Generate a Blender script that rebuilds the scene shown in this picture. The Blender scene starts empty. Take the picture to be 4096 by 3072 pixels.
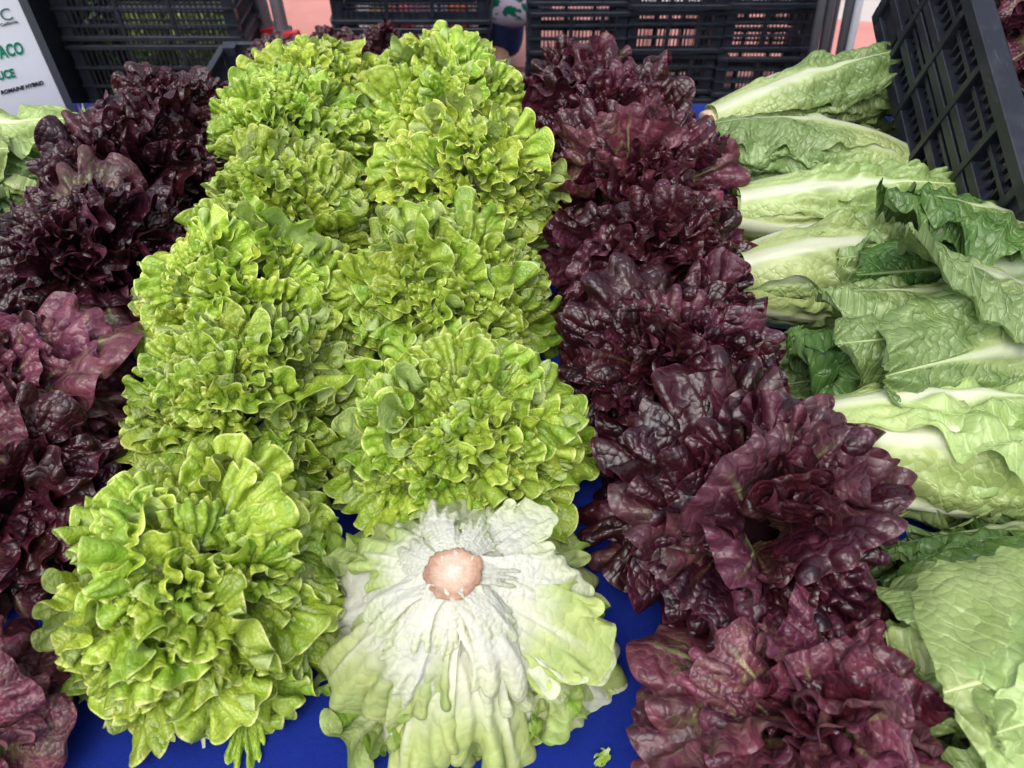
import bpy, bmesh, math, random
import numpy as np
from mathutils import Vector, Matrix, Quaternion

# ------------------------------------------------------------------ camera, sky, sun, exposure
scene = bpy.context.scene
C = scene.collection
R = math.radians
cam_data = bpy.data.cameras.new('camera')
cam = bpy.data.objects.new('camera', cam_data)
C.objects.link(cam)
cam.location = (0, 0, 1.5)
cam.rotation_euler = (R(43), 0, 0)
cam_data.sensor_width = 36
cam_data.lens = 27.19
cam_data.clip_start = 0.02
cam_data.clip_end = 200
cam_data.dof.use_dof = True
cam_data.dof.focus_distance = 0.86
cam_data.dof.aperture_fstop = 7.5
scene.camera = cam

SUN_EL, SUN_AZ = 62, 200          # high soft sun behind thin cloud
world = bpy.data.worlds.new('World'); scene.world = world
world.use_nodes = True
wn, wl = world.node_tree.nodes, world.node_tree.links
bg = wn['Background']
sky = wn.new('ShaderNodeTexSky'); sky.sky_type = 'NISHITA'; sky.sun_disc = False
sky.sun_elevation = R(SUN_EL); sky.sun_rotation = R(SUN_AZ)
sky.air_density = 1.0; sky.dust_density = 4.0; sky.ozone_density = 1.0
hsv = wn.new('ShaderNodeHueSaturation'); hsv.inputs['Saturation'].default_value = 0.55   # overcast: the blue is washed out evenly
wl.new(sky.outputs[0], hsv.inputs['Color']); wl.new(hsv.outputs[0], bg.inputs['Color'])
bg.inputs['Strength'].default_value = 0.15
sun_data = bpy.data.lights.new('sun', 'SUN'); sun = bpy.data.objects.new('sun', sun_data); C.objects.link(sun)
sun_data.energy = 1.3; sun_data.angle = R(60); sun_data.color = (1, 0.985, 0.955)
sun.rotation_euler = (R(90 - SUN_EL), 0, R(180 - SUN_AZ))
vs = scene.view_settings
vs.view_transform = 'Standard'; vs.look = 'None'; vs.gamma = 1; vs.exposure = 0.68
vs.use_curve_mapping = False
scene.cycles.use_denoising = True; scene.cycles.use_adaptive_sampling = True; scene.cycles.adaptive_threshold = .02
scene.cycles.max_bounces = 6; scene.cycles.diffuse_bounces = 3; scene.cycles.glossy_bounces = 2; scene.cycles.transmission_bounces = 4

random.seed(7)
rng = np.random.default_rng(11)

# ------------------------------------------------------------------ helpers
def link(name, mesh, mat=None, parent=None):
    o = bpy.data.objects.new(name, mesh); C.objects.link(o)
    if mat is not None and not mesh.materials: mesh.materials.append(mat)
    if parent is not None: o.parent = parent
    return o
def tag(o, label=None, category=None, group=None, kind=None):
    if label: o['label'] = label
    if category: o['category'] = category
    if group: o['group'] = group
    if kind: o['kind'] = kind
    return o
def empty(name, loc, label=None, category=None, group=None):
    o = bpy.data.objects.new(name, None); C.objects.link(o); o.location = loc
    o.empty_display_size = 0.02
    return tag(o, label, category, group)
def smooth(me):
    me.polygons.foreach_set('use_smooth', np.ones(len(me.polygons), dtype=bool))

def catmull(P, f, axis):
    """cubic resampling of a grid along one axis by the integer factor f"""
    P = np.moveaxis(P, axis, 0); n = P.shape[0]
    E = np.concatenate([2*P[:1]-P[1:2], P, 2*P[-1:]-P[-2:-1]])
    out = []
    for k in range(f):
        t = k/f
        a, b, c, d = E[:n-1], E[1:n], E[2:n+1], E[3:n+2]
        out.append(.5*((2*b)+(c-a)*t+(2*a-5*b+4*c-d)*t*t+(3*b-a-3*c+d)*t**3))
    O = np.stack(out, 1).reshape((f*(n-1),)+P.shape[1:])
    O = np.concatenate([O, P[-1:]])
    return np.moveaxis(O, 0, axis)

def grid_mesh(name, P, uv, met, mat, thick=0):
    """P (nu,nv,3); uv (nu,nv,2) leaf coordinates 0..1; met (nu,nv,2) centimetres on the sheet"""
    nu, nv = P.shape[:2]
    idx = np.arange(nu*nv).reshape(nu, nv)
    q = np.stack([idx[:-1, :-1], idx[:-1, 1:], idx[1:, 1:], idx[1:, :-1]], -1).reshape(-1, 4)
    me = bpy.data.meshes.new(name)
    me.vertices.add(nu*nv); me.vertices.foreach_set('co', P.reshape(-1).astype(np.float32))
    me.loops.add(q.size); me.loops.foreach_set('vertex_index', q.reshape(-1).astype(np.int32))
    me.polygons.add(len(q)); me.polygons.foreach_set('loop_start', np.arange(0, q.size, 4, dtype=np.int32))
    me.update(calc_edges=True)
    for nm, arr in (('leaf', uv), ('metric', met)):
        l = me.uv_layers.new(name=nm)
        l.data.foreach_set('uv', arr.reshape(-1, 2)[q.reshape(-1)].reshape(-1).astype(np.float32))
    smooth(me); me.materials.append(mat)
    return me

def wnoise(n, k, r, rough=1.0):
    """smooth random 1-D profiles: sum of k random sines"""
    t = np.linspace(0, 1, n); o = 0
    for i in range(1, k+1):
        o = o + r.normal()*np.sin(2*math.pi*(i*0.5*t+r.random()))/i**rough
    return o

# ------------------------------------------------------------------ ruffled leaves: a sheet that grows more at its margin than it has room for, relaxed until it buckles
def ruffled_leaves(V, L, W, w0, fan, curl, seed, lobes=5, lobe_amp=.16, iters=420, nu=20, nv=57, crumple=.0, flareback=False, confine=.010, stiff=.6, power=1.5):
    r = np.random.default_rng(seed)
    u = np.linspace(0, 1, nu); v = np.linspace(-1, 1, nv)
    P = np.zeros((V, nu, nv, 3), np.float32)
    RU = np.zeros((V, nu-1, nv), np.float32); RV = np.zeros((V, nu, nv-1), np.float32)
    G = np.zeros_like(RV); MID = np.zeros((V, nu, 3), np.float32)
    for k in range(V):
        Lk = L*(1+.12*r.normal()*.6); Wk = W*(1+.12*r.normal())
        side = 1-.30*np.abs(v)**2.2
        nl = lobes+r.integers(-1, 2)
        ph = np.cumsum(np.clip(1+.5*wnoise(nv, 6, r, .6), .3, 2)); ph = ph/ph[-1]*nl*2*math.pi+r.random()*6
        lobe = np.abs(np.sin(ph/2))**.85-.6
        grow = np.clip((u[1:]-.45)/.55, 0, 1)**1.2
        ru = Lk/(nu-1)*side[None, :]*(1+lobe_amp*2.2*lobe[None, :]*grow[:, None])
        RU[k] = np.clip(ru, Lk/(nu-1)*.2, None)
        wu = w0+(Wk-w0)*u**power
        g = 1+.35*wnoise(nv-1, 8, r, .5); g = np.clip(g, .45, 1.8); g /= g.mean()
        RV[k] = (wu/(nv-1))[:, None]*(1+(g[None, :]-1)*u[:, None])
        # starting sheet: a flat fan with faint random waves
        A = fan*(1+.15*r.normal()); ang = v[None, :]*A*np.clip(.35+u[:, None], 0, 1)
        rr = np.concatenate([np.zeros((1, nv)), np.cumsum(RU[k], 0)])
        P[k, ..., 0] = rr*np.sin(ang)+v[None, :]*w0/2*(1-u[:, None])
        P[k, ..., 1] = rr*np.cos(ang)
        z = 0
        for q in range(14):
            f = r.uniform(2, 9)
            z = z+r.normal()*np.sin(f*ang*1.6+r.random()*6.28+u[:, None]*r.normal()*2)/math.sqrt(f)
        P[k, ..., 2] = .0045*z*u[:, None]**1.5
        # the midrib bends away from the head's heart
        c = curl*(1+.5*r.normal()*.6); th = c*(u**2.2 if not flareback else np.sin(np.pi*np.clip(u*.95, 0, 1))); d = Lk/(nu-1)*(1+lobe_amp*.3)
        MID[k, 1:, 1] = np.cumsum(np.cos(th[1:])*d); MID[k, 1:, 2] = -np.cumsum(np.sin(th[1:])*d)
        P[k, ..., 2] += MID[k, :, 2][:, None]; 
    V0 = np.linalg.norm(P[:, :, 1:]-P[:, :, :-1], axis=-1)
    mid = nv//2
    sel = lambda s, ax: tuple([slice(None)]*ax+[s])
    def pull(D, a, b, rest, w, one=False):
        d = P[b]-P[a]; l = np.sqrt((d*d).sum(-1))+1e-9
        e = (l-rest)/l
        if one: e = np.minimum(e, 0)
        c = d*(e*w)[..., None]
        D[a] += c; D[b] -= c
    S = slice
    for it in range(iters):
        t = min(1, it/(iters*.6))
        rv = V0+(RV-V0)*t
        D = np.zeros_like(P)
        pull(D, np.s_[:, :-1], np.s_[:, 1:], RU, .22)
        pull(D, np.s_[:, :, :-1], np.s_[:, :, 1:], rv, .22)
        dg = np.sqrt((.5*(RU[:, :, 1:]+RU[:, :, :-1]))**2+rv[:, 1:]*rv[:, :-1])
        pull(D, np.s_[:, :-1, :-1], np.s_[:, 1:, 1:], dg, .07)
        pull(D, np.s_[:, 1:, :-1], np.s_[:, :-1, 1:], dg, .07)
        pull(D, np.s_[:, :, :-2], np.s_[:, :, 2:], .93*(rv[:, :, 1:]+rv[:, :, :-1]), .12*stiff, True)
        r4 = rv[:, :, :-3]+rv[:, :, 1:-2]+rv[:, :, 2:-1]+rv[:, :, 3:]
        pull(D, np.s_[:, :, :-4], np.s_[:, :, 4:], .62*r4, .12*stiff, True)
        pull(D, np.s_[:, :-2], np.s_[:, 2:], .97*(RU[:, 1:]+RU[:, :-1]), .12, True)
        pull(D, np.s_[:, :-4], np.s_[:, 4:], .88*(RU[:, 3:]+RU[:, 2:-1]+RU[:, 1:-2]+RU[:, :-3]), .1, True)
        D[..., 2] -= confine*(P[..., 2]-MID[:, :, None, 2])
        P += D
        P[:, :, mid] += .5*(MID-P[:, :, mid])
        P[:, 0] += .5*(np.stack([np.broadcast_to(v*w0/2, (V, nv)), np.zeros((V, nv)), np.zeros((V, nv))], -1)-P[:, 0])
    # the blade is smooth from stalk to margin: keep only the low orders along u
    B = np.stack([np.cos(k*np.arccos(np.clip(2*u-1, -1, 1))) for k in range(7)], 1)
    H = (B @ np.linalg.pinv(B)).astype(np.float32)
    P = np.einsum('ab,kbjc->kajc', H, P)
    if crumple:                                         # soft puckers between the veins
        for k in range(V):
            q = 0
            for j in range(16):
                d = r.normal(size=3); d /= np.linalg.norm(d); d *= 2*math.pi/r.uniform(.012, .030)
                q = q+np.sin(P[k] @ d.astype(np.float32)+r.random()*6.28)
            du_ = np.gradient(P[k], axis=0); dv_ = np.gradient(P[k], axis=1)
            nn = np.cross(dv_, du_); nn /= np.linalg.norm(nn, axis=-1)[..., None]+1e-9
            P[k] += nn*(q*crumple/4*np.clip(u*2-.4, 0, 1)[:, None])[..., None]
    for k in range(2): P[:, :, 1:-1] = .6*P[:, :, 1:-1]+.2*(P[:, :, 2:]+P[:, :, :-2])
    met = np.zeros((V, nu, nv, 2), np.float32)
    met[:, 1:, :, 1] = np.cumsum(RU, 1)*100
    x = np.concatenate([np.zeros((V, nu, 1), np.float32), np.cumsum(RV, 2)], 2)*100
    met[..., 0] = x-x[:, :, mid:mid+1]
    uv = np.zeros((V, nu, nv, 2), np.float32); uv[..., 0] = (v*.5+.5)[None, None]; uv[..., 1] = u[None, :, None]
    return P, uv, met

def leaf_meshes(name, mat, f=2, seed=1, **kw):
    P, uv, met = ruffled_leaves(seed=seed, **kw)
    P, uv, met = [catmull(catmull(a, f, 1), f, 2) for a in (P, uv, met)]
    return [grid_mesh(name, P[k], np.clip(uv[k], 0, 1), met[k]+k*7.3, mat) for k in range(len(P))]
def recolour(meshes, mat):
    out = []
    for m in meshes:
        c = m.copy(); c.materials[0] = mat; out.append(c)
    return out

_bm = bmesh.new(); bmesh.ops.create_cube(_bm, size=1)
bmesh.ops.bevel(_bm, geom=_bm.edges[:], offset=.06, segments=1, affect='EDGES')
BOX = bpy.data.meshes.new('bar'); _bm.to_mesh(BOX); _bm.free()
_boxes = {}
def box(parent, name, c, size, mat, rot=None):
    """one bar-like piece, sharing its mesh with all pieces of the same material"""
    if mat.name not in _boxes:
        _boxes[mat.name] = BOX.copy(); _boxes[mat.name].materials.append(mat)
    o = bpy.data.objects.new(name, _boxes[mat.name]); C.objects.link(o)
    o.parent = parent; o.location = c; o.scale = size
    if rot: o.rotation_euler = rot
    return o
def mesh_from(name, verts, faces, mat, sm=False):
    me = bpy.data.meshes.new(name); me.from_pydata([tuple(v) for v in verts], [], faces); me.update()
    me.materials.append(mat)
    if sm: smooth(me)
    return me
def tube_mesh(name, pts, radii, mat, n=12, caps=True):
    V, Fc = [], []
    pts = [Vector(p) for p in pts]
    if not hasattr(radii, '__len__'): radii = [radii]*len(pts)
    for i, p in enumerate(pts):
        d = (pts[min(i+1, len(pts)-1)]-pts[max(i-1, 0)]).normalized()
        a = d.orthogonal().normalized() if abs(d.z) < .9 else Vector((1, 0, 0))
        a = (a-d*a.dot(d)).normalized(); b = d.cross(a)
        V += [p+(a*math.cos(2*math.pi*k/n)+b*math.sin(2*math.pi*k/n))*radii[i] for k in range(n)]
    for i in range(len(pts)-1):
        Fc += [(i*n+k, i*n+(k+1) % n, (i+1)*n+(k+1) % n, (i+1)*n+k) for k in range(n)]
    if caps: Fc += [tuple(reversed(range(n))), tuple(range((len(pts)-1)*n, len(pts)*n))]
    return mesh_from(name, V, Fc, mat, True)
def skin_mesh(name, verts, edges, radii, mat, sub=2):
    me = bpy.data.meshes.new(name); me.from_pydata(verts, edges, []); me.update()
    o = bpy.data.objects.new(name, me); C.objects.link(o)
    md = o.modifiers.new('skin', 'SKIN'); md.use_smooth_shade = True
    for i, rr in enumerate(radii):
        q = me.skin_vertices[0].data[i]; q.radius = (rr, rr) if not hasattr(rr, '__len__') else rr
        q.use_root = i == 0
    o.modifiers.new('sub', 'SUBSURF').levels = sub; o.modifiers['sub'].render_levels = sub
    dg = bpy.context.evaluated_depsgraph_get(); dg.update()
    out = bpy.data.meshes.new_from_object(o.evaluated_get(dg))
    bpy.data.objects.remove(o); out.name = name; out.materials.clear(); out.materials.append(mat); smooth(out)
    return out
# ------------------------------------------------------------------ materials
class N:
    """small helper around one node tree"""
    def __init__(s, name):
        s.m = bpy.data.materials.new(name); s.m.use_nodes = True
        s.t = s.m.node_tree; s.n = s.t.nodes; s.l = s.t.links
        s.b = s.n['Principled BSDF']; s.out = s.n['Material Output']
    def new(s, typ, **kw):
        n = s.n.new('ShaderNode'+typ)
        for k, v in kw.items():
            if hasattr(n, k): setattr(n, k, v)
            else: n.inputs[k.replace('_', ' ')].default_value = v
        return n
    def put(s, sock, val):
        if isinstance(val, bpy.types.NodeSocket): s.l.new(val, sock)
        elif isinstance(val, (tuple, list)) and len(val) == 3 and sock.type == 'RGBA': sock.default_value = (*val, 1)
        else: sock.default_value = val
    def math(s, op, a, b=0.0, c=0.0, clamp=False):
        n = s.new('Math', operation=op); n.use_clamp = clamp
        for i, x in enumerate((a, b, c)): s.put(n.inputs[i], x)
        return n.outputs[0]
    def ramp(s, x, lo, hi, a=0.0, b=1.0):
        n = s.new('MapRange', interpolation_type='SMOOTHSTEP')
        for i, q in enumerate((x, lo, hi, a, b)): s.put(n.inputs[i], q)
        return n.outputs[0]
    def mix(s, f, a, b, blend='MIX'):
        n = s.new('Mix', data_type='RGBA', blend_type=blend)
        s.put(n.inputs[0], f); s.put(n.inputs[6], a); s.put(n.inputs[7], b)
        return n.outputs[2]
    def noise(s, vec, scale, detail=2.0, rough=.5, dist=0.0):
        n = s.new('TexNoise'); n.inputs['Scale'].default_value = scale; n.inputs['Detail'].default_value = detail
        n.inputs['Roughness'].default_value = rough; n.inputs['Distortion'].default_value = dist
        if vec is not None: s.l.new(vec, n.inputs['Vector'])
        return n.outputs['Fac']
    def uv(s, name):
        n = s.new('UVMap'); n.uv_map = name; return n.outputs[0]
    def xyz(s, vec):
        n = s.new('SeparateXYZ'); s.l.new(vec, n.inputs[0]); return n.outputs
    def rnd(s): return s.new('ObjectInfo').outputs['Random']
    def bump(s, h, strength, dist, normal=None):
        n = s.new('Bump'); n.inputs['Strength'].default_value = strength; n.inputs['Distance'].default_value = dist
        s.l.new(h, n.inputs['Height'])
        if normal is not None: s.l.new(normal, n.inputs['Normal'])
        return n.outputs[0]

def leaf_material(name, deep, light, rim, base, under, rim_at=.955, base_to=.42, rough=.3, trans=.3, cell=1.0,
                  bump=.35, veinc=.22, blisc=1.0, spots=None, patch=None, patch_amt=0.0, spec=.5, vein=None, under_mix=.7, rimw=.03, ribw=.022, ribh=.5):
    s = N(name)
    uvn = s.xyz(s.uv('leaf')); rnd = s.rnd()
    u, v = uvn[1], uvn[0]
    cm = s.new('VectorMath', operation='SCALE'); cm.inputs['Scale'].default_value = 100; s.l.new(s.new('TexCoord').outputs['Object'], cm.inputs[0])
    off = s.new('VectorMath', operation='ADD'); s.l.new(cm.outputs[0], off.inputs[0])
    cmb = s.new('CombineXYZ'); s.l.new(s.math('MULTIPLY', rnd, 91.0), cmb.inputs[0]); s.l.new(s.math('MULTIPLY', rnd, 37.0), cmb.inputs[1])
    s.l.new(cmb.outputs[0], off.inputs[1]); met2 = off.outputs[0]
    big = s.noise(met2, .22, 2, .55); fine = s.noise(met2, 3.0, 2, .6)
    # blistered skin between a net of fine veins
    warp = s.new('TexNoise'); warp.inputs['Scale'].default_value = .5; s.l.new(met2, warp.inputs['Vector'])
    wv = s.new('VectorMath', operation='MULTIPLY_ADD'); s.l.new(warp.outputs['Color'], wv.inputs[0]); wv.inputs[1].default_value = (1.2, 1.2, 1.2); s.l.new(met2, wv.inputs[2])
    vor = s.new('TexVoronoi', feature='F1'); vor.inputs['Scale'].default_value = .85/cell; s.l.new(wv.outputs[0], vor.inputs['Vector'])
    d_ = vor.outputs['Distance']
    blis = s.math('SUBTRACT', 1.0, s.math('MULTIPLY', d_, d_))
    veinline = s.ramp(d_, .52, .72)
    # colours that belong to the leaf: pale towards the stalk, greener blade, thin rim
    blade = s.mix(s.ramp(big, .3, .7), deep, light)
    blade = s.mix(s.math('MULTIPLY', s.ramp(fine, .35, .75), .18), blade, light)
    if patch is not None:
        pn = s.noise(met2, .33, 4, .6, .6)
        pm = s.math('MULTIPLY', s.math('MULTIPLY', s.ramp(pn, .42, .72), s.ramp(u, .35, .9, 1.0, .12)), s.ramp(rnd, .2, .9, 0.0, patch_amt))
        blade = s.mix(pm, blade, patch)
    blade = s.mix(s.math('MULTIPLY', veinline, veinc), blade, vein or light)
    ub = s.math('ADD', u, s.math('MULTIPLY', s.math('SUBTRACT', big, .5), .25))
    col = s.mix(s.ramp(ub, base_to-.3, base_to+.12), base, blade)
    # midrib
    rv = s.math('ABSOLUTE', s.math('SUBTRACT', v, .5))
    rib = s.math('MULTIPLY', s.ramp(rv, ribw*.2, ribw, 1.0, 0.0), s.ramp(u, .35, .95, 1.0, 0.0))
    col = s.mix(s.math('MULTIPLY', rib, .8), col, base)
    edge = s.math('MAXIMUM', s.ramp(s.math('ADD', u, s.math('MULTIPLY', s.math('SUBTRACT', big, .5), .03)), rim_at, rim_at+rimw), s.math('MULTIPLY', s.ramp(rv, .487, .497), s.ramp(u, .4, .8)))
    col = s.mix(s.math('MULTIPLY', edge, .85), col, rim)
    if spots is not None:
        sp = s.ramp(s.noise(met2, 2.6, 2, .5), .72, .78)
        sp = s.math('MULTIPLY', sp, s.ramp(s.noise(met2, .17, 1), .55, .7))
        col = s.mix(s.math('MULTIPLY', sp, .7), col, spots)
    hs = s.new('HueSaturation'); s.l.new(s.math('MULTIPLY_ADD', rnd, .025, .4875), hs.inputs['Hue'])
    s.l.new(s.math('MULTIPLY_ADD', s.math('FRACT', s.math('MULTIPLY', rnd, 17.3)), .35, .82), hs.inputs['Value']); s.l.new(col, hs.inputs['Color'])
    col = s.mix(1.0, hs.outputs[0], s.new('ObjectInfo').outputs['Color'], 'MULTIPLY')      # each head has its own shade
    bf = s.new('NewGeometry').outputs['Backfacing']          # the underside of a leaf is paler and duller
    ucol = s.mix(under_mix, col, under)
    col2 = s.mix(bf, col, ucol)
    s.put(s.b.inputs['Base Color'], col2)
    s.put(s.b.inputs['Roughness'], s.math('ADD', s.math('MULTIPLY_ADD', bf, .2, rough), s.math('MULTIPLY', s.math('SUBTRACT', fine, .5), .25)))
    s.put(s.b.inputs['Specular IOR Level'], spec)
    h = s.math('ADD', blis, s.math('MULTIPLY', veinline, -.12*blisc))
    h = s.math('ADD', h, s.math('MULTIPLY', rib, ribh))
    h = s.math('MULTIPLY_ADD', fine, .12, h)
    nb = s.bump(h, bump, .004*cell)
    s.put(s.b.inputs['Normal'], nb)
    tr = s.new('BsdfTranslucent'); s.l.new(nb, tr.inputs['Normal'])
    tcol = s.mix(1.0, col, (1.0, 1.0, .55), 'MULTIPLY'); s.l.new(tcol, tr.inputs['Color'])
    mx = s.new('MixShader'); mx.inputs[0].default_value = trans
    s.l.new(s.b.outputs[0], mx.inputs[1]); s.l.new(tr.outputs[0], mx.inputs[2]); s.l.new(mx.outputs[0], s.out.inputs['Surface'])
    return s.m

GREEN = leaf_material('green_oakleaf', deep=(.19, .325, .020), light=(.37, .505, .062), rim=(.60, .68, .20), base=(.55, .66, .33),
                      under=(.40, .50, .19), trans=.25, rough=.30, cell=.6, bump=.42, spots=(.30, .20, .08), rim_at=.968, rimw=.022)
PALE = leaf_material('pale_outer_green', deep=(.22, .35, .05), light=(.40, .49, .12), rim=(.34, .46, .10), base=(.63, .63, .56),
                     under=(.64, .67, .36), trans=.25, rough=.38, cell=.75, spots=(.35, .18, .08), base_to=.66, under_mix=.3, rim_at=.975, bump=.35, ribw=.06, ribh=1.2)
PALEWHITE = leaf_material('white_inner_green', deep=(.56, .62, .34), light=(.60, .64, .44), rim=(.48, .58, .22), base=(.64, .64, .58),
                          under=(.68, .70, .55), trans=.28, rough=.38, cell=.75, spots=(.35, .18, .08), base_to=.8, under_mix=.3, rim_at=.97, bump=.35, ribw=.06, ribh=1.2)
RED = leaf_material('dark_red_oakleaf', deep=(.014, .003, .007), light=(.042, .005, .011), rim=(.085, .012, .028), base=(.10, .05, .03),
                    under=(.080, .010, .028), trans=.16, rough=.33, cell=.75, patch=(.13, .13, .03), patch_amt=.14, base_to=.25, bump=.5,
                    vein=(.07, .016, .024), veinc=.2, rim_at=.978, rimw=.018, under_mix=.75, spec=.6)
ROSE = leaf_material('rosy_oakleaf', deep=(.032, .006, .015), light=(.105, .024, .042), rim=(.10, .022, .04), base=(.30, .35, .13),
                     under=(.24, .11, .13), trans=.2, rough=.36, cell=.8, patch=(.25, .28, .09), patch_amt=.9, base_to=.36, bump=.45,
                     vein=(.20, .09, .10), veinc=.25, rim_at=.978, rimw=.018, spec=.55)

def romaine_material(name, deep, light, white, under, rough=.3, bump=.75):
    s = N(name)
    uvn = s.xyz(s.uv('leaf')); met = s.uv('metric'); rnd = s.rnd(); u, v = uvn[1], uvn[0]
    mx = s.xyz(met)
    big = s.noise(met, .2, 3); fine = s.noise(met, 2.2, 3, .6)
    rv = s.math('ABSOLUTE', s.math('SUBTRACT', v, .5))
    # side veins leave the rib at a slant and branch into a net
    q = s.math('ADD', s.math('MULTIPLY', mx[1], .55), s.math('MULTIPLY', s.math('ABSOLUTE', mx[0]), -.42))
    q = s.math('ADD', q, s.math('MULTIPLY', s.noise(met, .35, 2), 1.6))
    side = s.ramp(s.math('ABSOLUTE', s.math('SUBTRACT', s.math('FRACT', q), .5)), 0.0, .09, 1.0, 0.0)
    wp = s.new('TexNoise'); wp.inputs['Scale'].default_value = .7; s.l.new(met, wp.inputs['Vector'])
    wv = s.new('VectorMath', operation='MULTIPLY_ADD'); s.l.new(wp.outputs['Color'], wv.inputs[0]); wv.inputs[1].default_value = (1.1, 1.1, 0); s.l.new(met, wv.inputs[2])
    vor = s.new('TexVoronoi', feature='DISTANCE_TO_EDGE', voronoi_dimensions='2D'); vor.inputs['Scale'].default_value = 1.15; s.l.new(wv.outputs[0], vor.inputs['Vector'])
    vf = s.new('TexVoronoi', feature='F1', voronoi_dimensions='2D'); vf.inputs['Scale'].default_value = 1.15; s.l.new(wv.outputs[0], vf.inputs['Vector'])
    net = s.ramp(vor.outputs['Distance'], 0.0, .06, 1.0, 0.0)
    blade = s.mix(s.ramp(big, .3, .7), deep, light)
    blade = s.mix(s.math('MULTIPLY', s.ramp(fine, .35, .75), .2), blade, light)
    blade = s.mix(s.math('MULTIPLY', net, .30), blade, tuple(c*.55 for c in deep))
    blade = s.mix(s.math('MULTIPLY', side, .30), blade, tuple(min(1, c*1.7+.06) for c in light))
    # the broad white rib narrows towards the tip, the stalk is white
    wid = s.ramp(u, 0.0, .8, .17, .008)
    ribm = s.ramp(s.math('DIVIDE', rv, wid), .45, 1.25, 1.0, 0.0)
    yel = s.ramp(s.math('ADD', u, s.math('MULTIPLY', s.math('SUBTRACT', big, .5), .2)), .12, .5, 1.0, 0.0)
    inner = s.ramp(s.math('DIVIDE', rv, wid), 1.0, 3.0, .55, 0.0)
    blade = s.mix(s.math('MAXIMUM', s.math('MULTIPLY', yel, .8), inner), blade, (.50, .60, .24))
    ribc = s.mix(s.ramp(u, .45, 1.0), white, tuple(min(1, c*1.6+.08) for c in light))
    col = s.mix(ribm, blade, ribc)
    dirt = s.math('MULTIPLY', s.ramp(s.noise(met, .9, 4, .7), .68, .8), .25)
    col = s.mix(dirt, col, (.30, .20, .10))
    hs = s.new('HueSaturation'); s.l.new(s.math('MULTIPLY_ADD', rnd, .02, .49), hs.inputs['Hue'])
    s.l.new(s.math('MULTIPLY_ADD', s.math('FRACT', s.math('MULTIPLY', rnd, 17.3)), .3, .85), hs.inputs['Value']); s.l.new(col, hs.inputs['Color'])
    col = hs.outputs[0]
    bf = s.new('NewGeometry').outputs['Backfacing']
    col2 = s.mix(bf, col, s.mix(.55, col, s.mix(ribm, under, white)))
    s.put(s.b.inputs['Base Color'], col2)
    s.put(s.b.inputs['Roughness'], s.math('ADD', s.math('MULTIPLY_ADD', bf, .12, rough), s.math('MULTIPLY', s.math('SUBTRACT', fine, .5), .25)))
    bl = s.ramp(s.math('DIVIDE', rv, wid), 1.0, 2.0)
    h = s.math('MULTIPLY', s.math('SUBTRACT', 1.0, s.math('MULTIPLY', vf.outputs['Distance'], vf.outputs['Distance'])), bl)
    h = s.math('ADD', h, s.math('MULTIPLY', s.math('MULTIPLY', side, bl), -.25))
    h = s.math('MULTIPLY_ADD', fine, .15, h)
    st = s.new('CombineXYZ'); s.l.new(s.math('MULTIPLY', mx[0], 4.0), st.inputs[0]); s.l.new(s.math('MULTIPLY', mx[1], .25), st.inputs[1])
    h = s.math('ADD', h, s.math('MULTIPLY', s.math('MULTIPLY', s.noise(st.outputs[0], 1.2, 2), ribm), .10))
    nb = s.bump(h, bump, .0045); s.put(s.b.inputs['Normal'], nb)
    tr = s.new('BsdfTranslucent'); s.l.new(nb, tr.inputs['Normal'])
    s.l.new(s.mix(1.0, col, (1.0, 1.0, .6), 'MULTIPLY'), tr.inputs['Color'])
    mxs = s.new('MixShader'); mxs.inputs[0].default_value = .22
    s.l.new(s.b.outputs[0], mxs.inputs[1]); s.l.new(tr.outputs[0], mxs.inputs[2]); s.l.new(mxs.outputs[0], s.out.inputs['Surface'])
    return s.m
ROMAINE = romaine_material('romaine', (.15, .24, .07), (.25, .35, .13), (.56, .61, .42), (.30, .40, .19))
ROMAINE_PALE = romaine_material('pale_romaine', (.25, .36, .10), (.37, .48, .18), (.62, .66, .47), (.40, .52, .22), bump=.45)
ROMAINE_DARK = romaine_material('deep_green_romaine', (.055, .13, .028), (.11, .21, .05), (.50, .58, .36), (.20, .30, .12))

def plain(name, col, rough=.6, var=.25, scale=20, bump=0.0, metal=0.0, spec=.5, coord='Object', dark=None):
    s = N(name); tc = s.new('TexCoord').outputs[coord]
    n = s.noise(tc, scale, 4, .6)
    s.put(s.b.inputs['Base Color'], s.mix(s.math('MULTIPLY', s.ramp(n, .3, .75), var), col, dark or tuple(c*.5 for c in col)))
    s.put(s.b.inputs['Roughness'], s.math('MULTIPLY_ADD', s.math('SUBTRACT', n, .5), .3, rough))
    s.b.inputs['Metallic'].default_value = metal; s.b.inputs['Specular IOR Level'].default_value = spec
    if bump: s.put(s.b.inputs['Normal'], s.bump(n, bump, .002))
    return s.m

def plastic():
    s = N('black_plastic'); g = s.new('NewGeometry').outputs['Position']
    n = s.noise(g, 35, 4, .65)
    st = s.new('Mapping'); st.inputs['Scale'].default_value = (260, 30, 60); st.inputs['Rotation'].default_value = (.6, .4, .9); s.l.new(g, st.inputs['Vector'])
    scr = s.ramp(s.noise(st.outputs[0], 1, 3, .6, 1.5), .62, .7)
    col = s.mix(s.math('MULTIPLY', s.ramp(n, .45, .75), .5), (.008, .010, .017), (.024, .027, .039))
    s.put(s.b.inputs['Base Color'], s.mix(s.math('MULTIPLY', scr, .35), col, (.08, .09, .115)))
    s.put(s.b.inputs['Roughness'], s.math('MULTIPLY_ADD', n, .3, .26))
    s.put(s.b.inputs['Normal'], s.bump(n, .15, .002))
    return s.m
PLASTIC = plastic()

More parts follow.
